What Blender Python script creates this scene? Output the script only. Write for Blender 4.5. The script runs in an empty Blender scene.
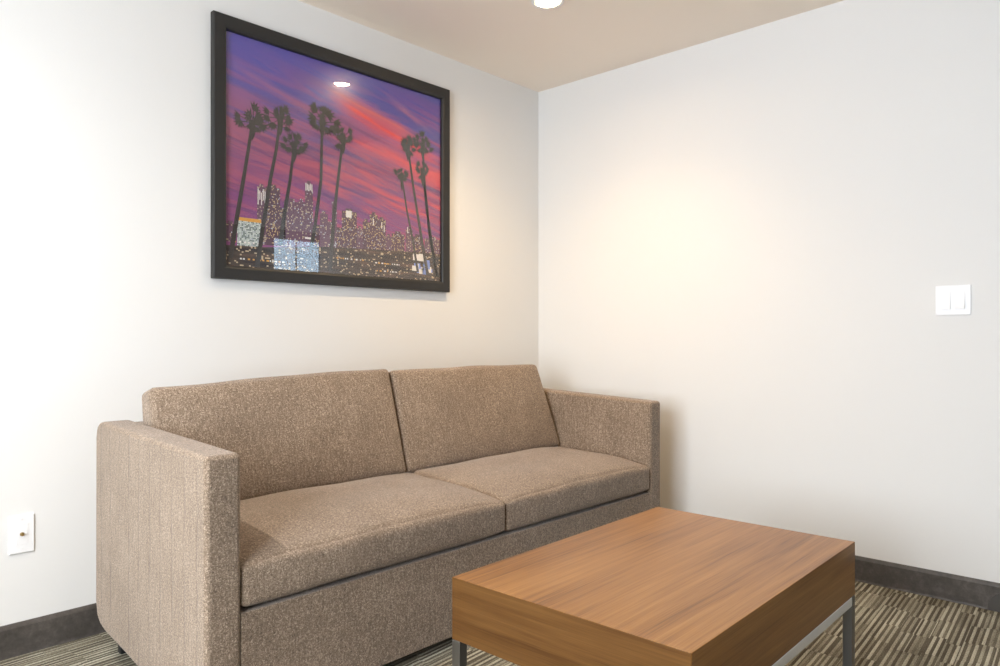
import bpy, bmesh, math, random
from mathutils import Vector, Matrix
random.seed(7)
C = bpy.context.scene.collection
sc = bpy.context.scene
PI = math.pi

# ------------------------------------------------------------------ materials
class NT:
    def __init__(s, name):
        s.m = bpy.data.materials.new(name); s.m.use_nodes = True
        s.t = s.m.node_tree; s.t.nodes.clear()
        s.out = s.n('ShaderNodeOutputMaterial')
    def n(s, typ, **kw):
        o = s.t.nodes.new(typ)
        for k, v in kw.items(): setattr(o, k, v)
        return o
    def l(s, a, b): s.t.links.new(a, b)
    def put(s, sock, v):
        if hasattr(v, 'is_linked') or isinstance(v, bpy.types.NodeSocket): s.l(v, sock)
        elif isinstance(v, (tuple, list)) and len(v) == 3 and sock.type == 'RGBA': sock.default_value = (*v, 1)
        else: sock.default_value = v
    def math(s, op, a, b=None, c=None, clamp=False):
        o = s.n('ShaderNodeMath', operation=op); o.use_clamp = clamp
        s.put(o.inputs[0], a)
        if b is not None: s.put(o.inputs[1], b)
        if c is not None: s.put(o.inputs[2], c)
        return o.outputs[0]
    def obj(s): return s.n('ShaderNodeTexCoord').outputs['Object']
    def xyz(s, v):
        o = s.n('ShaderNodeSeparateXYZ'); s.l(v, o.inputs[0]); return o.outputs
    def comb(s, x, y, z):
        o = s.n('ShaderNodeCombineXYZ')
        for i, v in enumerate((x, y, z)): s.put(o.inputs[i], v)
        return o.outputs[0]
    def map(s, v, scale=(1, 1, 1), rot=(0, 0, 0), loc=(0, 0, 0)):
        o = s.n('ShaderNodeMapping'); s.l(v, o.inputs[0])
        o.inputs['Scale'].default_value = scale; o.inputs['Rotation'].default_value = rot; o.inputs['Location'].default_value = loc
        return o.outputs[0]
    def noise(s, v, scale, detail=3, rough=.55, dist=0):
        o = s.n('ShaderNodeTexNoise'); s.l(v, o.inputs['Vector'])
        o.inputs['Scale'].default_value = scale; o.inputs['Detail'].default_value = detail
        o.inputs['Roughness'].default_value = rough; o.inputs['Distortion'].default_value = dist
        return o.outputs[0]
    def white(s, v):
        o = s.n('ShaderNodeTexWhiteNoise', noise_dimensions='3D'); s.l(v, o.inputs['Vector']); return o.outputs['Value']
    def ramp(s, f, stops, interp='LINEAR'):
        o = s.n('ShaderNodeValToRGB'); s.l(f, o.inputs[0]); e = o.color_ramp.elements
        o.color_ramp.interpolation = interp
        while len(e) < len(stops): e.new(.5)
        for i, (p, c) in enumerate(stops): e[i].position = p; e[i].color = (*c, 1)
        return o.outputs[0]
    def mix(s, f, a, b, blend='MIX'):
        o = s.n('ShaderNodeMix', data_type='RGBA', blend_type=blend)
        s.put(o.inputs[0], f); s.put(o.inputs[6], a); s.put(o.inputs[7], b)
        return o.outputs[2]
    def bump(s, h, strength, dist):
        o = s.n('ShaderNodeBump'); s.l(h, o.inputs['Height'])
        o.inputs['Strength'].default_value = strength; o.inputs['Distance'].default_value = dist
        return o.outputs[0]
    def bsdf(s, col, rough=.5, normal=None, metal=0, spec=.5, **kw):
        o = s.n('ShaderNodeBsdfPrincipled')
        s.put(o.inputs['Base Color'], col); s.put(o.inputs['Roughness'], rough); s.put(o.inputs['Metallic'], metal)
        o.inputs['Specular IOR Level'].default_value = spec
        if normal is not None: s.l(normal, o.inputs['Normal'])
        for k, v in kw.items(): s.put(o.inputs[k], v)
        s.l(o.outputs[0], s.out.inputs[0]); return o

def plain(name, col, rough=.5, metal=0, spec=.5, bump=None):
    t = NT(name); nrm = None
    if bump: nrm = t.bump(t.noise(t.obj(), bump[0], 3), bump[1], bump[2])
    t.bsdf(col, rough, nrm, metal, spec); return t.m

def paint(name, col):
    t = NT(name); o = t.obj()
    h = t.noise(o, 160, 3)
    blot = t.noise(o, 1.3, 2)
    c = t.mix(blot, tuple(x*.985 for x in col), col)
    t.bsdf(c, .6, t.bump(h, .10, .002), spec=.25); return t.m

def fabric(name, ribs=False):
    t = NT(name); o = t.obj()
    a = t.noise(o, 430, 2, .75); b = t.noise(o, 185, 2, .6); w = t.noise(o, 6, 2)
    f = t.math('ADD', t.math('MULTIPLY', a, .62), t.math('MULTIPLY', b, .38))
    f = t.math('ADD', f, t.math('MULTIPLY', t.math('SUBTRACT', w, .5), .10))
    x, y, z = t.xyz(o)
    # vertical thread columns of the weave
    th = t.noise(t.comb(t.math('MULTIPLY', x, 190), t.math('MULTIPLY', y, 190), t.math('MULTIPLY', z, 26)), 1, 2, .6)
    f = t.math('ADD', t.math('MULTIPLY', f, .86), t.math('MULTIPLY', th, .14))
    col = t.ramp(f, [(.34, (.066, .047, .034)), (.46, (.20, .145, .101)), (.54, (.29, .216, .157)), (.66, (.64, .515, .40))])
    h = f
    if ribs:
        # irregular darker ribs running up the outer face of the arm
        wob = t.math('MULTIPLY', t.math('SUBTRACT', t.noise(t.comb(0.0, t.math('MULTIPLY', y, 8), t.math('MULTIPLY', z, 5)), 1, 2), .5), .022)
        yy = t.math('ADD', y, wob)
        cell = t.math('FRACT', t.math('MULTIPLY', yy, 13.5))
        d = t.math('ABSOLUTE', t.math('SUBTRACT', cell, .5))
        line = t.math('SUBTRACT', 1.0, t.math('MULTIPLY', d, 10), clamp=True)
        brk = t.math('MULTIPLY', t.math('SUBTRACT', t.noise(t.comb(0.0, t.math('MULTIPLY', y, 30), t.math('MULTIPLY', z, 9)), 1, 2), .33), 3.0, clamp=True)
        line = t.math('MULTIPLY', line, brk)
        col = t.mix(t.math('MULTIPLY', line, .62), col, (.13, .098, .078))
        h = t.math('SUBTRACT', f, t.math('MULTIPLY', line, .5))
    t.bsdf(col, .95, t.bump(h, .55, .004), spec=.1, **{'Sheen Weight': .25, 'Sheen Roughness': .5})
    return t.m

def wood(name, along, tone=1.0):
    t = NT(name); o = t.obj(); x, y, z = t.xyz(o)
    u = {'x': x, 'y': y}[along]; v = {'x': y, 'y': x}[along]
    big = t.noise(t.comb(t.math('MULTIPLY', u, 1.1), t.math('MULTIPLY', v, 9), t.math('MULTIPLY', z, 9)), 1, 3, .5, .4)
    mid = t.noise(t.comb(t.math('MULTIPLY', u, 1.8), t.math('MULTIPLY', v, 60), t.math('MULTIPLY', z, 60)), 1, 3, .6, .3)
    fine = t.noise(t.comb(t.math('MULTIPLY', u, 5), t.math('MULTIPLY', v, 320), t.math('MULTIPLY', z, 320)), 1, 2, .6)
    f = t.math('ADD', t.math('MULTIPLY', big, .34), t.math('ADD', t.math('MULTIPLY', mid, .38), t.math('MULTIPLY', fine, .28)))
    k = tone
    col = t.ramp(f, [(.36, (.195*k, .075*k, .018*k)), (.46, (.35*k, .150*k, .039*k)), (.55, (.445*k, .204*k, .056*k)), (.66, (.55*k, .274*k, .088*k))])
    t.bsdf(col, .30, t.bump(fine, .06, .001), spec=.32)
    return t.m

def carpet():
    t = NT('striped_carpet'); o = t.obj(); x, y, z = t.xyz(t.map(o, rot=(0, 0, math.radians(-3.8))))
    W = .0094
    grp = t.white(t.comb(t.math('FLOOR', t.math('DIVIDE', y, W*5)), 3.0, 0.0))
    row = t.math('FLOOR', t.math('ADD', t.math('DIVIDE', x, .175), t.math('MULTIPLY', grp, .45)))
    sh = t.math('MULTIPLY', t.white(t.comb(row, 7.0, t.math('FLOOR', t.math('DIVIDE', y, W*5)))), 2.0)
    ys = t.math('ADD', t.math('DIVIDE', y, W), sh)
    st = t.math('FLOOR', ys)
    r1 = t.white(t.comb(st, row, 1.0))
    low = t.noise(t.comb(t.math('MULTIPLY', x, 5), t.math('MULTIPLY', y, 9), 0.0), 1, 2)
    alt = t.math('MULTIPLY', t.math('MODULO', t.math('ADD', st, 400.0), 2.0), .42)
    v = t.math('ADD', t.math('ADD', alt, t.math('MULTIPLY', r1, .34)), t.math('MULTIPLY', t.math('SUBTRACT', low, .35), .5))
    # rounded loop profile across a stripe
    fr = t.math('SUBTRACT', t.math('FRACT', ys), .5)
    prof = t.math('SUBTRACT', 1.0, t.math('MULTIPLY', t.math('MULTIPLY', fr, fr), 3.2))
    tuft = t.noise(t.comb(t.math('MULTIPLY', x, 170), t.math('MULTIPLY', y, 230), 0.0), 1, 2, .75)
    v2 = t.math('ADD', v, t.math('MULTIPLY', t.math('SUBTRACT', tuft, .5), 1.0))
    col = t.ramp(v2, [(.0, (.075, .064, .048)), (.32, (.145, .127, .094)), (.6, (.31, .285, .215)), (.95, (.58, .55, .44))])
    h = t.math('ADD', t.math('MULTIPLY', prof, .6), t.math('MULTIPLY', tuft, .6))
    t.bsdf(col, .95, t.bump(h, .7, .005), spec=.08)
    return t.m

def rubber_base():
    t = NT('rubber_baseboard'); o = t.obj()
    n = t.noise(o, 55, 4, .65); b = t.noise(o, 9, 2)
    f = t.math('ADD', t.math('MULTIPLY', n, .6), t.math('MULTIPLY', b, .4))
    col = t.ramp(f, [(.35, (.048, .042, .037)), (.55, (.080, .070, .062)), (.72, (.125, .110, .098))])
    t.bsdf(col, .5, t.bump(n, .15, .002), spec=.4); return t.m

def steel(name, k):
    t = NT(name); o = t.obj()
    n = t.noise(t.map(o, (40, 40, 600)), 1, 2)
    t.bsdf((k, .96*k, .90*k), t.math('ADD', .30 if k < .5 else .42, t.math('MULTIPLY', n, .12)), None, .95); return t.m

def glass(name, tint=(1, 1, 1), rough=.015, spec=.028):
    t = NT(name)
    tr = t.n('ShaderNodeBsdfTransparent'); tr.inputs[0].default_value = (*tint, 1)
    gl = t.n('ShaderNodeBsdfGlossy'); gl.inputs['Roughness'].default_value = rough
    g = t.n('ShaderNodeNewGeometry'); dt = t.n('ShaderNodeVectorMath', operation='DOT_PRODUCT')
    t.l(g.outputs['Normal'], dt.inputs[0]); t.l(g.outputs['Incoming'], dt.inputs[1])
    cs = t.math('SUBTRACT', 1.0, t.math('ABSOLUTE', dt.outputs['Value']), clamp=True)
    fac = t.math('ADD', spec, t.math('MULTIPLY', t.math('POWER', cs, 5.0), .97))
    mx = t.n('ShaderNodeMixShader'); t.l(fac, mx.inputs[0]); t.l(tr.outputs[0], mx.inputs[1]); t.l(gl.outputs[0], mx.inputs[2])
    t.l(mx.outputs[0], t.out.inputs[0]); return t.m

def emit(name, col, strength):
    t = NT(name); e = t.n('ShaderNodeEmission'); e.inputs[0].default_value = (*col, 1); e.inputs[1].default_value = strength
    t.l(e.outputs[0], t.out.inputs[0]); return t.m

def sunset_print():
    """printed sunset sky: violet above, magenta below, red cloud streaks sloping down to the right"""
    t = NT('sunset_print'); x, y, z = t.xyz(t.obj())
    g = t.math('DIVIDE', t.math('ADD', z, .46), .92)
    base = t.ramp(g, [(.12, (.25, .075, .22)), (.34, (.24, .07, .21)), (.55, (.23, .085, .20)), (.74, (.13, .085, .33)), (.92, (.070, .068, .40))])
    zz = t.math('ADD', z, t.math('MULTIPLY', x, .20))
    n1 = t.noise(t.comb(t.math('MULTIPLY', x, 1.5), 0.0, t.math('MULTIPLY', zz, 17)), 1, 5, .65, .6)
    n2 = t.noise(t.comb(t.math('MULTIPLY', x, 2.2), 4.0, t.math('MULTIPLY', zz, 26)), 1, 4, .6, .4)
    dens = t.math('SUBTRACT', 1.15, t.math('MULTIPLY', t.math('ABSOLUTE', t.math('SUBTRACT', g, .45)), 2.0), clamp=True)
    m = t.math('MULTIPLY', t.math('MULTIPLY', t.math('SUBTRACT', n1, .42), 7.0, clamp=True), dens, clamp=True)
    # reds get stronger to the right, mauve pink to the left
    rx = t.math('ADD', .42, t.math('MULTIPLY', x, .9), clamp=True)
    red = t.mix(rx, (.44, .11, .18), (.72, .075, .085))
    c = t.mix(t.math('MULTIPLY', m, .85), base, red)
    dk = t.math('MULTIPLY', t.math('MULTIPLY', t.math('SUBTRACT', n2, .51), 8.0, clamp=True), dens, clamp=True)
    c = t.mix(t.math('MULTIPLY', dk, .6), c, (.085, .045, .17))
    # bright diagonal streak
    def streak(c, x0, z0, slope, w, col, amt, xa, xb):
        wob = t.math('MULTIPLY', t.math('SUBTRACT', n2, .5), .09)
        d = t.math('ABSOLUTE', t.math('ADD', t.math('SUBTRACT', t.math('SUBTRACT', z, z0), t.math('MULTIPLY', t.math('SUBTRACT', x, x0), slope)), wob))
        k = t.math('SUBTRACT', 1.0, t.math('DIVIDE', d, w), clamp=True)
        e1 = t.math('DIVIDE', t.math('SUBTRACT', x, xa), .15, clamp=True); e2 = t.math('DIVIDE', t.math('SUBTRACT', xb, x), .2, clamp=True)
        k = t.math('MULTIPLY', k, t.math('MULTIPLY', e1, e2))
        return t.mix(t.math('MULTIPLY', k, amt), c, col)
    c = streak(c, .22, .235, -.27, .055, (.90, .085, .07), .95, -.10, .60)
    c = streak(c, .10, .31, -.25, .030, (.80, .13, .11), .8, -.08, .50)
    c = streak(c, .35, .10, -.16, .045, (.80, .10, .10), .75, -.05, .75)
    c = streak(c, -.25, .255, -.28, .03, (.42, .13, .23), .5, -.60, .05)
    c = streak(c, .38, .335, -.40, .02, (.50, .18, .30), .6, .20, .55)
    t.bsdf(c, .25, spec=.5); return t.m

def lit_tower(name, base, light, density, sx=210, sz=170):
    t = NT(name); x, y, z = t.xyz(t.obj())
    cx = t.math('MULTIPLY', x, sx); cz = t.math('MULTIPLY', z, sz)
    r = t.white(t.comb(t.math('FLOOR', cx), t.math('FLOOR', cz), 2.0))
    on = t.math('MULTIPLY', t.math('GREATER_THAN', r, 1-density), t.math('GREATER_THAN', t.math('FRACT', cx), .2))
    on = t.math('MULTIPLY', on, t.math('GREATER_THAN', t.math('FRACT', cz), .35))
    hue = t.white(t.comb(t.math('FLOOR', cx), t.math('FLOOR', cz), 9.0))
    lc = t.mix(t.math('GREATER_THAN', hue, .8), light, (.62, .66, .70))
    t.bsdf(t.mix(on, base, lc), .25, spec=.5); return t.m

def ground_print():
    t = NT('city_ground_print'); x, y, z = t.xyz(t.obj())
    cx = t.math('MULTIPLY', x, 130); cz = t.math('MULTIPLY', z, 190)
    r = t.white(t.comb(t.math('FLOOR', cx), t.math('FLOOR', cz), 5.0))
    on = t.math('GREATER_THAN', r, .93)
    n = t.noise(t.comb(t.math('MULTIPLY', x, 6), 0.0, t.math('MULTIPLY', z, 45)), 1, 3)
    b = t.ramp(n, [(.35, (.035, .026, .024)), (.55, (.085, .06, .045)), (.72, (.17, .09, .06))])
    t.bsdf(t.mix(on, b, (.55, .42, .26)), .25, spec=.5); return t.m

M = {}
M['wall'] = paint('white_wall_paint', (.775, .77, .757))
M['ceil'] = paint('beige_ceiling_paint', (.89, .80, .70))
M['taupe'] = paint('taupe_wall_paint', (.22, .19, .165)); M['carpet'] = carpet(); M['base'] = rubber_base()
M['fabric'] = fabric('heathered_taupe_fabric'); M['ribs'] = fabric('ribbed_taupe_fabric', True)
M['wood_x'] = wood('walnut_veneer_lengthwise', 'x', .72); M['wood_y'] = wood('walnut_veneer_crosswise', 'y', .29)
M['steel'] = steel('brushed_steel_leg', .24); M['rail'] = steel('brushed_aluminium_rail', .95)
M['black'] = plain('black_satin_frame', (.017, .016, .015), .52, 0, .5, (300, .05, .001))
M['foot'] = plain('black_plastic', (.012, .012, .012), .5, bump=(200, .1, .001))
M['white'] = plain('white_plastic', (.86, .86, .87), .35, bump=(90, .02, .001))
M['brass'] = plain('brass_metal', (.55, .42, .2), .3, .9, bump=(200, .05, .001))
M['dark'] = plain('dark_hole', (.02, .02, .02), .7, bump=(200, .05, .001))
M['frame_grey'] = plain('dark_window_metal', (.05, .055, .06), .45, 0, .5, (200, .05, .001))
M['glass'] = glass('picture_glass', rough=.008, spec=.045); M['pane'] = glass('window_glass'); M['tint'] = glass('tinted_door_glass', (.50, .56, .60))
M['frost'] = glass('frosted_glass', (.40, .44, .48), .3)
M['mdf'] = plain('brown_backing_board', (.2, .13, .08), .8, bump=(120, .2, .001))

# ------------------------------------------------------------------ mesh helpers
def link(name, bm, mats, parent=None, loc=(0, 0, 0), rot=(0, 0, 0), smooth=False, bevel=None, seg=2):
    me = bpy.data.meshes.new(name)
    bmesh.ops.recalc_face_normals(bm, faces=bm.faces)
    bm.to_mesh(me); bm.free()
    for m in (mats if isinstance(mats, (list, tuple)) else [mats]): me.materials.append(m)
    o = bpy.data.objects.new(name, me); C.objects.link(o)
    o.location = loc; o.rotation_euler = rot
    if parent: o.parent = parent
    if smooth:
        for p in me.polygons: p.use_smooth = True
    if bevel:
        b = o.modifiers.new('Bevel', 'BEVEL'); b.width = bevel; b.segments = seg; b.limit_method = 'ANGLE'; b.angle_limit = math.radians(35)
        b.harden_normals = False
        for p in me.polygons: p.use_smooth = True
        w = o.modifiers.new('WeightedNormal', 'WEIGHTED_NORMAL'); w.keep_sharp = True
    return o
def box(bm, x0, x1, y0, y1, z0, z1, mi=0):
    vs = [bm.verts.new(p) for p in ((x0,y0,z0),(x1,y0,z0),(x1,y1,z0),(x0,y1,z0),(x0,y0,z1),(x1,y0,z1),(x1,y1,z1),(x0,y1,z1))]
    fs = []
    for f in ((0,3,2,1),(4,5,6,7),(0,1,5,4),(1,2,6,5),(2,3,7,6),(3,0,4,7)):
        q = bm.faces.new([vs[i] for i in f]); q.material_index = mi; fs.append(q)
    return fs
def boxobj(name, b, mat, parent=None, **kw):
    bm = bmesh.new(); box(bm, *b); return link(name, bm, mat, parent, **kw)
def prism(bm, prof, axis, a, b, mi=0):
    """extrude a closed 2-D profile along an axis from a to b"""
    def P(u, v, w): return {'x': (w, u, v), 'y': (u, w, v), 'z': (u, v, w)}[axis]
    A = [bm.verts.new(P(u, v, a)) for u, v in prof]; B = [bm.verts.new(P(u, v, b)) for u, v in prof]
    n = len(prof)
    bm.faces.new(A).material_index = mi; bm.faces.new(B[::-1]).material_index = mi
    for i in range(n): bm.faces.new((A[i], A[(i+1) % n], B[(i+1) % n], B[i])).material_index = mi
def lathe(bm, prof, n=48, loc=(0, 0, 0), axis='z', mi=0):
    rings = []
    for r, h in prof:
        ring = []
        for i in range(n):
            a = 2*PI*i/n; c, s = r*math.cos(a), r*math.sin(a)
            p = {'z': (c, s, h), 'y': (c, h, s), 'x': (h, c, s)}[axis]
            ring.append(bm.verts.new((p[0]+loc[0], p[1]+loc[1], p[2]+loc[2])))
        rings.append(ring)
    for k in range(len(rings)-1):
        for i in range(n): bm.faces.new((rings[k][i], rings[k][(i+1) % n], rings[k+1][(i+1) % n], rings[k+1][i])).material_index = mi
    bm.faces.new(rings[0]).material_index = mi; bm.faces.new(rings[-1][::-1]).material_index = mi
def empty(name, loc, label, cat, group=None, rotz=0):
    o = bpy.data.objects.new(name, None); C.objects.link(o); o.location = loc; o.rotation_euler = (0, 0, rotz)
    o.empty_display_size = .1; o['label'] = label; o['category'] = cat
    if group: o['group'] = group
    return o
def structure(o): o['kind'] = 'structure'; return o

def cushion(size, r, puff, n=(36, 24, 10), seed=0, warp=None, wave=.0014):
    """a rounded, crowned cushion block: size (x,y,z) centred on the origin, corner radius r, puff per axis"""
    a, b, c = (s/2 for s in size); bm = bmesh.new()
    rnd = random.Random(seed)
    ph = [rnd.uniform(0, 6) for _ in range(8)]
    cache = {}
    def lin(k, N):
        # points crowd towards the ends so that the rounded edges are smooth
        t = k/N*2-1; return math.copysign(1-(1-abs(t))**1.6, t)
    def V(i, j, k):
        key = (i, j, k)
        if key in cache: return cache[key]
        u, v, w = lin(i, n[0]), lin(j, n[1]), lin(k, n[2])
        p = Vector((u*a, v*b, w*c))
        q = Vector((max(-a+r, min(a-r, p.x)), max(-b+r, min(b-r, p.y)), max(-c+r, min(c-r, p.z))))
        d = p-q
        if d.length > 1e-9: p = q+d.normalized()*r
        fu, fv, fw = (1-u*u), (1-v*v), (1-w*w)
        p.x += math.copysign(1, u)*puff[0]*(fv**.6)*(fw**.8)*abs(u)**3
        p.y += math.copysign(1, v)*puff[1]*(1-u**4)*(1-w**4)*abs(v)**3
        p.z += math.copysign(1, w)*puff[2]*(1-u**4)*(1-abs(v)**2.6)*abs(w)**3
        wv = wave*(math.sin(9*p.x+ph[0]+4*p.y)+math.sin(17*p.x-11*p.y+ph[1])+.7*math.sin(23*p.y+ph[2]+7*p.x))
        p.z += wv*abs(w)**2*math.copysign(1, w); p.y += .8*wv*abs(v)**2
        if warp: p = warp(p, u, v, w)
        cache[key] = bm.verts.new(p); return cache[key]
    N = n
    def quad(f): bm.faces.new(f)
    for i in range(N[0]):
        for j in range(N[1]):
            quad((V(i,j,0), V(i,j+1,0), V(i+1,j+1,0), V(i+1,j,0))); quad((V(i,j,N[2]), V(i+1,j,N[2]), V(i+1,j+1,N[2]), V(i,j+1,N[2])))
        for k in range(N[2]):
            quad((V(i,0,k), V(i+1,0,k), V(i+1,0,k+1), V(i,0,k+1))); quad((V(i,N[1],k), V(i,N[1],k+1), V(i+1,N[1],k+1), V(i+1,N[1],k)))
    for j in range(N[1]):
        for k in range(N[2]):
            quad((V(0,j,k), V(0,j,k+1), V(0,j+1,k+1), V(0,j+1,k))); quad((V(N[0],j,k), V(N[0],j+1,k), V(N[0],j+1,k+1), V(N[0],j,k+1)))
    return bm

# ------------------------------------------------------------------ the room
H = 2.44; XL, XR, YF = -4.7, 3.3, -6.0
FX = 0.0; FY = -2.29        # the right wall ends here, just outside the picture
structure(boxobj('floor', (XL-.15, XR+.15, YF-.15, .15, -.08, 0), M['carpet']))
LAMPS = [(-3.25, -1.03), (-.85, -.765)]; LR = .052      # round openings for the downlights, left to right
bm = bmesh.new(); q = .12; n = 48; xa = XL-.15
for LX, LY in LAMPS:
    box(bm, xa, LX-q, YF-.15, .15, H, H+.1); xa = LX+q
    for y0, y1 in ((YF-.15, LY-q), (LY+q, .15)): box(bm, LX-q, LX+q, y0, y1, H, H+.1)
    A = []; B = []
    for i in range(n):
        c, s_ = math.cos(2*PI*i/n), math.sin(2*PI*i/n); k = q/max(abs(c), abs(s_))
        A.append(bm.verts.new((LX+k*c, LY+k*s_, H))); B.append(bm.verts.new((LX+LR*c, LY+LR*s_, H)))
    for i in range(n): bm.faces.new((A[i], A[(i+1) % n], B[(i+1) % n], B[i]))
box(bm, xa, XR+.15, YF-.15, .15, H, H+.1)
structure(link('ceiling', bm, M['ceil']))
structure(boxobj('wall_back', (XL-.12, FX+.12, 0, .12, 0, H), M['wall']))
structure(boxobj('wall_right', (FX, FX+.12, FY, 0, 0, H), M['wall']))
structure(boxobj('wall_alcove', (FX+.12, XR+.12, FY, FY+.12, 0, H), M['wall']))
structure(boxobj('wall_far', (XR, XR+.12, YF-.12, FY, 0, H), M['taupe']))
def wall_with_holes(name, axis, pos, thick, lo, hi, holes, mat='wall'):
    bm = bmesh.new()
    us = sorted({lo, hi, *[h[0] for h in holes], *[h[1] for h in holes]})
    for a, b in zip(us, us[1:]):
        zs = [(0, H)]
        for h in holes:
            if h[0] <= a and h[1] >= b:
                zs = [s for s in ((0, h[2]), (h[3], H)) if s[1]-s[0] > 1e-4]
        for z0, z1 in zs:
            if axis == 'x': box(bm, pos, pos+thick, a, b, z0, z1)
            else: box(bm, a, b, pos, pos+thick, z0, z1)
    return structure(link(name, bm, M[mat]))
W1 = (-2.9, -1.1, .45, 2.25)                  # window in the left wall: y0,y1,z0,z1
DO = (1.68, 2.485, 0.02, 2.37); SL = (2.53, 2.80, 0.02, 2.42)   # balcony door and narrow sidelight added for extra daylight: x0,x1,z0,z1
wall_with_holes('wall_left', 'x', XL-.12, .12, YF-.12, 0, [W1])
wall_with_holes('wall_front', 'y', YF-.12, .12, XL-.12, XR+.12, [DO, SL], 'taupe')
# windows
def window_x(name, x, w):
    y0, y1, z0, z1 = w; t = .05
    bm = bmesh.new()
    for b in ((y0, y1, z0, z0+t), (y0, y1, z1-t, z1), (y0, y0+t, z0+t, z1-t), (y1-t, y1, z0+t, z1-t), ((y0+y1)/2-.025, (y0+y1)/2+.025, z0+t, z1-t)):
        box(bm, x-.03, x+.03, *b)
    f = structure(link(name, bm, M['white'], bevel=.004))
    boxobj('window_pane', (x-.004, x+.004, y0+t, y1-t, z0+t, z1-t), M['pane'], f)
    boxobj('window_sill', (x+.03, x+.12, y0-.03, y1+.03, z0-.03, z0), M['white'], f, bevel=.006)
window_x('window_1', XL-.06, W1)
def glazed_y(name, y, w, t, mull, mat):
    x0, x1, z0, z1 = w; bm = bmesh.new()
    bars = [(x0, x1, z0, z0+t), (x0, x1, z1-t, z1), (x0, x0+t, z0+t, z1-t), (x1-t, x1, z0+t, z1-t)]
    if mull: bars.append((mull-.008, mull+.008, z0+t, z1-t))
    for b in bars:
        k = .007 if b[1]-b[0] < .02 else .03
        box(bm, b[0], b[1], y-k, y+k, b[2], b[3])
    f = structure(link(name, bm, M['frame_grey'], bevel=.004))
    boxobj('door_pane', (x0+t, x1-t, y-.004, y+.004, z0+t, z1-t), mat, f)
    return f
d = glazed_y('door_1', YF-.06, DO, .045, 2.07, M['tint'])
bm = bmesh.new(); box(bm, 1.69, 1.71, YF-.03, YF+.03, .95, 1.1); link('door_handle', bm, M['steel'], d, bevel=.004)
glazed_y('added_sidelight', YF-.06, SL, .03, None, M['frost'])  # unseen glazed strip, added because it lets more light into the room
# baseboards: 104 mm coved rubber strips
BH = .104
def cove(bm, axis, a, b, off, sgn):
    prof = [(0, 0), (.0125, 0), (.0105, .006), (.010, .014), (.010, BH-.014), (.0085, BH-.010), (.006, BH-.0045), (.003, BH), (0, BH)]
    prism(bm, [(off+sgn*u, v) for u, v in prof], axis, a, b)
bm = bmesh.new(); cove(bm, 'x', XL, FX, 0, -1); structure(link('baseboard_back', bm, M['base']))
bm = bmesh.new(); cove(bm, 'y', FY, -.0125, 0, -1); br = structure(link('baseboard_right', bm, M['base']))
# a rounded strip end laid over the foot of the right-hand baseboard
bm = bmesh.new(); pr = [(FY-.001, .0), (FY-.001, .078)]
for k in range(0, 11):
    a = PI/2*k/10; pr.append((-2.262+.066*math.sin(a), .078*math.cos(a)))
prism(bm, pr, 'x', -.0165, -.0126)
o = link('end_cap', bm, plain('dark_rubber_cap', (.060, .054, .049), .45, bump=(80, .1, .001)), br, bevel=.0012)
bm = bmesh.new(); cove(bm, 'y', YF, 0, XL, 1); structure(link('baseboard_left', bm, M['base']))

# ------------------------------------------------------------------ recessed downlight
def downlight(x, y, label, watt, col, lens, cone):
    r = empty('recessed_downlight', (x, y, H), label, 'ceiling light')
    bm = bmesh.new(); prof = [(.0495, .0015), (.050, -.003), (.060, -.005), (.068, -.0035), (.070, 0), (.0515, 0)]
    n = 48; rings = []
    for rr, h in prof: rings.append([bm.verts.new((rr*math.cos(2*PI*i/n), rr*math.sin(2*PI*i/n), h)) for i in range(n)])
    for k in range(len(prof)):
        A, B = rings[k], rings[(k+1) % len(prof)]
        for i in range(n): bm.faces.new((A[i], A[(i+1) % n], B[(i+1) % n], B[i]))
    link('trim_ring', bm, M['white'], r, smooth=True)
    bm = bmesh.new(); n = 48; rings = []
    for rr, h in [(.0495, .0015), (.0485, DEP), (.0515, DEP+.004), (.0515, .0015)]: rings.append([bm.verts.new((rr*math.cos(2*PI*i/n), rr*math.sin(2*PI*i/n), h)) for i in range(n)])
    for k in range(4):
        for i in range(n): bm.faces.new((rings[k][i], rings[k][(i+1) % n], rings[(k+1) % 4][(i+1) % n], rings[(k+1) % 4][i]))
    link('reflector', bm, M['can'], r, smooth=True)
    bm = bmesh.new(); lathe(bm, [(.048, DEP+.003), (.048, DEP-.001), (.03, DEP-.0015), (.002, DEP-.0017)], 40)
    link('lens', bm, lens, r, smooth=True)
    L = bpy.data.lights.new('downlight_beam', 'SPOT'); L.energy = watt; L.color = col; L.spot_size = math.radians(cone); L.spot_blend = 1.0; L.shadow_soft_size = .03
    o = bpy.data.objects.new('downlight_beam', L); C.objects.link(o); o.location = (0, 0, DEP-.012); o.parent = r
    return r
DEP = .012; M['can'] = plain('dark_baffle', (.10, .095, .09), .5, bump=(200, .05, .001))
downlight(*LAMPS[1], 'round recessed ceiling downlight glowing above the right end of the sofa', 66, (1.0, .70, .36), emit('warm_lamp_lens', (1.0, .70, .40), 300), 126)
downlight(*LAMPS[0], 'round recessed ceiling downlight beyond the left arm of the sofa', 100, (1.0, .95, .89), emit('white_lamp_lens', (1.0, .95, .88), 130), 150)

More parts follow.
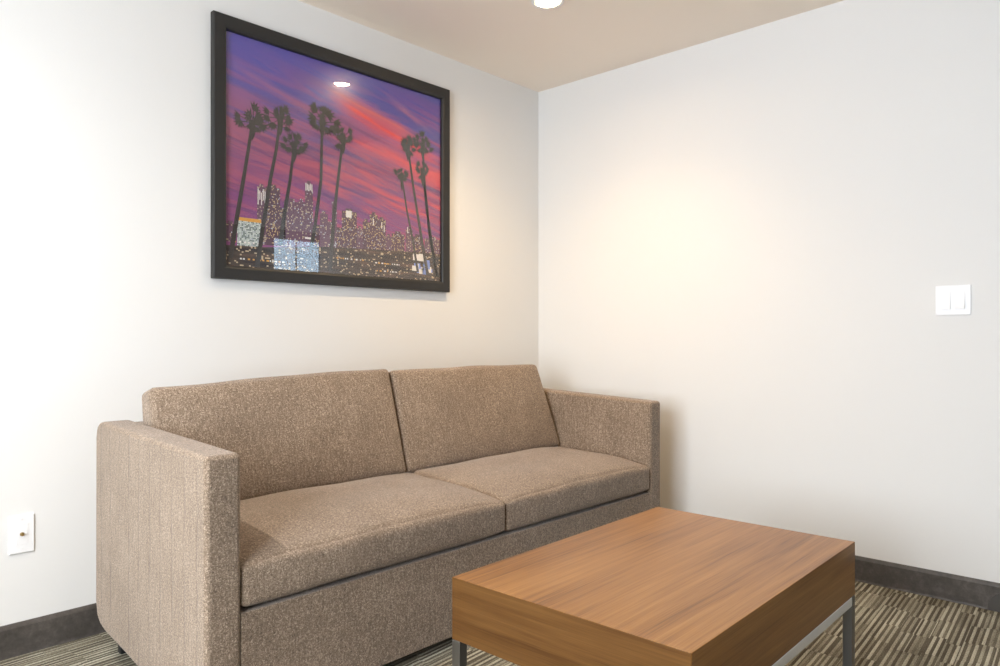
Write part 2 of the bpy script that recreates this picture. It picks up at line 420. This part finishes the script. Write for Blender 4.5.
# ------------------------------------------------------------------ sofa
S = Vector((-1.38, -.60, 0))
sofa = empty('sofa', S, 'heathered taupe two-seat fabric sofa with square arms against the wall', 'sofa')
YS, XLo, XLi, XRi, XRo = -.98, -2.429, -2.334, -.377, -.290
def arm(x0, x1, mats, outer_left):
    prof = [(YS, .033), (-.54, .074), (-.447, .086), (-.35, .096), (-.285, .103), (-.245, .114), (-.217, .138), (-.204, .184),
            (-.207, .700), (-.216, .735), (-.240, .752), (YS, .7235)]
    bm = bmesh.new(); prism(bm, [(y-S.y, z) for y, z in prof], 'x', x0-S.x, x1-S.x)
    bm.normal_update()
    for f in bm.faces:
        f.material_index = 0
        if len(mats) > 1 and abs(f.normal.x) > .9 and ((f.calc_center_median().x < (x0+x1)/2-S.x) == outer_left): f.material_index = 1
    return link('armrest', bm, mats, sofa, bevel=.019, seg=4)
arm(XLo, XLi, [M['fabric'], M['ribs']], True)
arm(XRi, XRo, [M['fabric'], M['ribs']], False)
def sbox(name, x0, x1, y0, y1, z0, z1, mat, **kw):
    return boxobj(name, (x0-S.x, x1-S.x, y0-S.y, y1-S.y, z0, z1), mat, sofa, **kw)
bm = bmesh.new(); box(bm, XLi-S.x, XRi-S.x, YS+.005-S.y, -.33-S.y, .033, .3130); box(bm, XLi+.01-S.x, XRi-.01-S.x, -.925-S.y, -.34-S.y, .30, .3252)
link('base', bm, M['fabric'], sofa, bevel=.003, seg=3)
sbox('backrest', XLi, XRi, -.325, -.226, .10, .742, M['fabric'], bevel=.015, seg=3)
def foot(x, y, top):
    bm = bmesh.new(); prism(bm, [(-.014, 0), (.014, 0), (.020, top), (-.020, top)], 'x', -.016, .016)
    link('foot', bm, M['foot'], sofa, (x-S.x, y-S.y, 0), bevel=.003)
foot(-2.349, -.230, .108); foot(-.37, -.230, .108); foot(-2.38, -.90, .036); foot(-.345, -.90, .036)
MID = -1.338
def seat(x0, x1, seed):
    w = x1-x0; d = .545; h = .150
    def warp(p, u, v, ww):
        p.z -= (ww+1)/2*(.030*(1-v)/2*(.4+.6*u*u) + .012*max(0, (-v-.35)/.65)**2)
        return p
    bm = cushion((w, d, h), .017, (.0, .012, .030), (44, 30, 12), seed, warp)
    return link('seat_cushion', bm, M['fabric'], sofa, ((x0+x1)/2-S.x, (YS-.004)+d/2+.006-S.y, .3255+h/2), smooth=True)
seat(XLi+.003, MID-.001, 1); seat(MID+.001, XRi-.003, 2)
def back(x0, x1, seed, drop_l=0, drop_r=0, nar=0):
    w = x1-x0; hgt = .432; th = .135
    def warp(p, u, v, ww):
        # u: width, v: thickness, ww: height
        up = (ww+1)/2
        p.z -= up*(drop_l*(1-u)/2 + drop_r*(1+u)/2)
        p.x -= nar*up*max(0, u)
        p.x += .006*up*max(0, -u)
        if v > 0: p.y -= up*.06*v
        return p
    bm = cushion((w, th, hgt), .019, (.0, .024, .004), (40, 10, 24), seed, warp)
    lean = math.atan2(.117, .405)
    o = link('back_cushion', bm, M['fabric'], sofa, smooth=True)
    # put the lower front edge on the seat and lean the cushion back
    R = Matrix.Rotation(-lean, 4, 'X')
    pt = R @ Vector((0, -th/2, -hgt/2))
    tgt = Vector(((x0+x1)/2-S.x, -.474-S.y, .4735))
    o.rotation_euler = (-lean, 0, 0); o.location = tgt-pt
    return o
back(XLi+.008, -1.370, 3, .028, -.006); back(-1.366, XRi-.008, 4, .004, .004, .05)

# ------------------------------------------------------------------ coffee table
T = empty('coffee_table', (-1.4852, -1.7101, 0), 'low walnut block coffee table on square steel legs in front of the sofa', 'table', rotz=math.radians(.944))
hx, hy, zt, zb = .5032, .3249, .42, .2655
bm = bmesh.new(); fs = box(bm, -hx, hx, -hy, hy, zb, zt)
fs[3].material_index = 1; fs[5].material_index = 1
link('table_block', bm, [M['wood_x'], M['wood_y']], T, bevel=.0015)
LW = .027
for sx in (-1, 1):
    for sy in (-1, 1):
        x0 = sx*hx if sx < 0 else hx-LW; y0 = sy*hy if sy < 0 else hy-LW
        boxobj('leg', (x0, x0+LW, y0, y0+LW, 0, zb-.0003), M['steel'], T, bevel=.002)
for sy in (-1, 1):
    y0 = sy*hy if sy < 0 else hy-LW
    boxobj('rail', (-hx+LW, hx-LW, y0, y0+LW, zb-LW, zb-.0003), M['rail'], T, bevel=.002)

# ------------------------------------------------------------------ framed picture
PX, PZ = -1.342, 1.751
pic = empty('framed_picture', (PX, 0, PZ), 'black framed picture of palms before a city at sunset above the sofa', 'picture')
ox, oz, oz1 = .6145, .508, .5145; ix0, ix1, iz0, iz1 = -.562, .5655, -.4565, .4585
def ring_frame(prof_in_out):
    """mitred frame: profile as (fraction from outer to inner, depth)"""
    bm = bmesh.new(); rings = []
    for f, dpt in prof_in_out:
        x0 = -ox+(ix0+ox)*f; x1 = ox+(ix1-ox)*f; z0 = -oz+(iz0+oz)*f; z1 = oz1+(iz1-oz1)*f
        rings.append([bm.verts.new((x, -dpt, z)) for x, z in ((x0, z0), (x1, z0), (x1, z1), (x0, z1))])
    k = len(rings)
    for a in range(k):
        A, B = rings[a], rings[(a+1) % k]
        for i in range(4): bm.faces.new((A[i], A[(i+1) % 4], B[(i+1) % 4], B[i]))
    return bm
link('frame', ring_frame([(0, .002), (0, .026), (.05, .030), (.80, .030), (.93, .027), (1, .022), (1, .006), (.9, .002)]), M['black'], pic)
boxobj('backing_board', (ix0-.01, ix1+.01, -.006, -.001, iz0-.01, iz1+.01), M['mdf'], pic)
bm = bmesh.new()
mats = [sunset_print(),
        lit_tower('office_tower_print', (.115, .062, .085), (.70, .52, .25), .22),
        lit_tower('bright_block_print', (.22, .26, .25), (.80, .85, .80), .72, 150, 190),
        lit_tower('dim_tower_print', (.15, .078, .115), (.62, .50, .34), .17, 190, 140),
        ground_print(),
        plain('palm_print', (.062, .052, .046), .17, bump=(200, .02, .001)),
        plain('crown_light_print', (.80, .76, .72), .17, bump=(200, .02, .001)),
        plain('amber_light_print', (.72, .36, .07), .17, bump=(200, .02, .001)),
        plain('stadium_light_print', (.22, .30, .66), .17, bump=(200, .02, .001))]
Y0 = -.0095
def poly(pts, mi, lay):
    vs = [bm.verts.new((x, Y0-.00012*lay, z)) for x, z in pts]
    try: bm.faces.new(vs).material_index = mi
    except ValueError: pass
def rect(x0, x1, z0, z1, mi, lay): poly([(x0, z0), (x1, z0), (x1, z1), (x0, z1)], mi, lay)
rect(ix0, ix1, iz0, iz1, 0, 0)
towers = [(-.562,-.515,-.291,3),(-.4263,-.387,-.1274,3),(-.387,-.3243,-.1214,1),(-.3061,-.2361,-.167,3),(-.2408,-.2074,-.1622,3),
 (-.2074,-.1686,-.0814,3),(-.134,-.0938,-.1993,3),(-.0734,-.0476,-.1393,3),(-.0216,.0586,-.172,1),(.0914,.1304,-.2075,1),(.1304,.1758,-.1709,1),
 (.1758,.2221,-.1884,1),(.2574,.3358,-.2446,1),(.342,.3854,-.2166,3),(.0586,.0914,-.2428,3),(.2221,.2574,-.2623,3),(.3854,.4489,-.2457,1),(.4618,.5655,-.2477,3),
 (-.325,-.30,-.20,1),(-.165,-.135,-.25,1),(-.094,-.0734,-.23,3),(-.0476,-.0216,-.25,1)]
for k, (a, b, top, mi) in enumerate(towers):
    rect(a, b, -.36, top, mi, 1+k % 3)
    if b-a > .03: rect(a+.25*(b-a), b-.3*(b-a), top, top+.012, mi, 1)
rect(-.5109, -.4089, -.40, -.266, 2, 5); rect(-.5109, -.4089, -.274, -.266+.006, 7, 6)
for k in range(5): rect(-.2050+.0072*k, -.2005+.0072*k, -.112+.004*(k % 2), -.079-.003*(k % 3), 6, 6)
for k in range(5): rect(-.424+.0075*k, -.420+.0075*k, -.20+.02*(k % 2), -.135-.008*(k % 3), 6, 6)
for a, b, t_ in ((.148, .153, -.19), (.196, .201, -.20), (.2105, .2150, -.215), (.352, .356, -.205), (-.064, -.060, -.142), (.0, .03, -.170)): rect(a, b, t_-.03, t_, 6, 6)
poly([(ix0, iz0), (ix1, iz0), (ix1, -.318), (.30, -.325), (.05, -.335), (-.15, -.345), (-.40, -.37), (ix0, -.375)], 4, 7)
rr = random.Random(11)
for k in range(16): # stadium lights at the lower right
    x = rr.uniform(.40, .555); z = rr.uniform(-.415, -.345); w = rr.uniform(.006, .02); h = rr.uniform(.006, .02)
    rect(x-w, x+w, z-h, z+h, 8 if rr.random() < .6 else 6, 8+k % 3)
for x0, x1, z in ((.16, .30, -.392), (.17, .29, -.428), (-.05, .10, -.386), (-.52, -.42, -.36), (-.50, -.30, -.425)): # rows of lamps on the ground
    x = x0
    while x < x1:
        w = rr.uniform(.003, .012); rect(x, x+w, z-.002, z+.004, 7 if rr.random() < .55 else 6, 9); x += w+rr.uniform(.003, .014)
rect(-.208, -.178, -.317, -.309, 6, 9)
palms = {1: [(-.4478,.1249),(-.4648,.0099),(-.4859,-.1127),(-.5109,-.2542),(-.5397,-.4254)], 2: [(-.3243,.1681),(-.3424,.0329),(-.3693,-.0943),(-.4002,-.281),(-.4263,-.4525)],
 3: [(-.2597,.0694),(-.2784,-.0799),(-.3061,-.229),(-.3243,-.3548)], 4: [(-.124,.195),(-.129,-.0563),(-.1588,-.2538),(-.1929,-.4404)],
 5: [(-.0163,.1474),(-.0424,-.0427),(-.0631,-.1992),(-.0836,-.4415)], 6: [(.3543,.1833),(.3917,-.0225),(.4425,-.2595),(.4813,-.4282)],
 7: [(.4489,.2063),(.4618,.0124),(.4943,-.2297),(.5406,-.4345)], 9: [(.4489,.0741),(.4748,-.1086),(.5141,-.3021),(.5473,-.4341)], 8: [(.3175,.0333),(.3481,-.1248),(.3854,-.265),(.417,-.4176)]}
size = {1: .060, 2: .064, 3: .056, 4: .070, 5: .058, 6: .060, 7: .062, 8: .046, 9: .050}
def fan(cx, cz, r, ang, lay):
    """one fan-shaped frond: a ragged half disc pointing along ang"""
    pts = []
    for k in range(11):
        a = ang+(k/10-.5)*2.6; q = r*(1.05 if k % 2 == 0 else .55)*rr.uniform(.85, 1.1)
        pts.append((cx+q*math.cos(a), cz+q*math.sin(a)))
    poly([(cx-.25*r*math.cos(ang), cz-.25*r*math.sin(ang))]+pts, 5, lay)
for k, pts in palms.items():
    w = .0095 if k not in (8,) else .007
    n = len(pts)
    L = [(x-w*(.62+.45*i/(n-1)), z) for i, (x, z) in enumerate(pts)]; R = [(x+w*(.62+.45*i/(n-1)), z) for i, (x, z) in enumerate(pts)]
    for i in range(n-1): poly([L[i], L[i+1], R[i+1], R[i]], 5, 11)
    cx, cz = pts[0]; s = size[k]
    # shaggy skirt of dead leaves under the crown
    poly([(cx-w*1.5, cz+.01), (cx+w*1.6, cz+.01), (cx+w*1.1, cz-.05), (cx, cz-.075), (cx-w*1.1, cz-.045)], 5, 12)
    nf = 9
    for i in range(nf):
        a = PI*(-.32+1.64*(i+rr.uniform(-.3, .3))/(nf-1)); d_ = s*rr.choice((.35, .55, .75, .95))*rr.uniform(.85, 1.05)
        fx, fz = cx+d_*math.cos(a), cz+.008+d_*math.sin(a)*.8
        nx, nz = -math.sin(a)*.0016, math.cos(a)*.0016
        poly([(cx-nx, cz-nz), (fx-nx, fz-nz), (fx+nx, fz+nz), (cx+nx, cz+nz)], 5, 13)
        fan(fx, fz, s*rr.uniform(.36, .56), a-(.7 if math.cos(a) > 0 else -.7), 14+i)
    for i in range(2): fan(cx+rr.uniform(-.25, .25)*s, cz+rr.uniform(-.1, .3)*s, s*.40, rr.uniform(.6, 2.5), 25+i)
if True:
    fan(-.118, .245, .03, 1.9, 30); fan(-.155, .235, .026, 2.4, 31); fan(-.100, .235, .024, .8, 32)
link('art_print', bm, mats, pic)
boxobj('glass_pane', (ix0-.002, ix1+.002, -.0155, -.0149, iz0-.002, iz1+.002), M['glass'], pic)

# ------------------------------------------------------------------ switch plate and wall jack
sw = empty('light_switch', (0, -2.0835, 1.159), 'white double rocker light switch plate on the right wall', 'switch')
boxobj('plate', (-.006, 0, -.0595, .0595, -.0575, .0575), M['white'], sw, bevel=.0035, seg=3)
for dy in (-.0235, .0235):
    bm = bmesh.new()
    prism(bm, [(-.0062, -.0335), (-.0150, -.0335), (-.0100, .0), (-.0068, .0335), (-.0062, .0335)], 'y', dy-.0165, dy+.0165)
    link('rocker', bm, M['white'], sw, bevel=.0008)
jk = empty('cable_outlet', (-2.580, 0, .3855), 'small white cable television wall plate on the left near the floor', 'wall plate')
boxobj('plate', (-.0355, .0355, -.006, 0, -.0612, .0612), M['white'], jk, bevel=.0035, seg=3)
boxobj('insert', (-.0168, .0168, -.0078, -.0055, -.0335, .0335), M['white'], jk, bevel=.0008)
bm = bmesh.new(); lathe(bm, [(.0062, -.0075), (.0062, -.0098), (.0048, -.0102), (.0048, -.0165), (.0030, -.0165), (.0028, -.012)], 20, axis='y'); link('connector', bm, M['brass'], jk)
for dz in (-.048, .048):
    bm = bmesh.new(); lathe(bm, [(.0032, -.0058), (.0030, -.0070), (.0012, -.0073)], 16, (0, 0, dz), 'y'); link('screw', bm, M['white'], jk)

# ------------------------------------------------------------------ daylight
w = bpy.data.worlds.new('World'); sc.world = w; w.use_nodes = True
bg = w.node_tree.nodes['Background']; bg.inputs[0].default_value = (.85, .92, 1.0, 1); bg.inputs[1].default_value = 19.0
def portal(name, loc, rot, sx, sy):
    L = bpy.data.lights.new(name, 'AREA'); L.shape = 'RECTANGLE'; L.size = sx; L.size_y = sy; L.cycles.is_portal = True
    o = bpy.data.objects.new(name, L); C.objects.link(o); o.location = loc; o.rotation_euler = rot
portal('daylight_portal', (XL-.13, (W1[0]+W1[1])/2, (W1[2]+W1[3])/2), (0, -PI/2, 0), W1[3]-W1[2], W1[1]-W1[0])
portal('daylight_portal', ((DO[0]+SL[1])/2, YF-.13, 1.22), (PI/2, 0, 0), SL[1]-DO[0], 2.42)

# ------------------------------------------------------------------ camera and view
cam = bpy.data.cameras.new('camera'); co = bpy.data.objects.new('camera', cam); C.objects.link(co)
co.location = (-3.23157, -2.71449, 1.01851); co.rotation_euler = (PI/2, 0, math.radians(43.0616-90))
cam.sensor_width = 36; cam.lens = 724.889*36/1000; cam.shift_y = .0037; cam.clip_start = .02
sc.camera = co
vs = sc.view_settings; vs.view_transform = 'Standard'; vs.look = 'None'; vs.gamma = 1; vs.use_curve_mapping = False; vs.exposure = -0.01
sc.cycles.use_denoising = True; sc.cycles.use_adaptive_sampling = False; sc.cycles.max_bounces = 10; sc.cycles.diffuse_bounces = 6; sc.cycles.sample_clamp_indirect = 6; sc.cycles.caustics_reflective = False
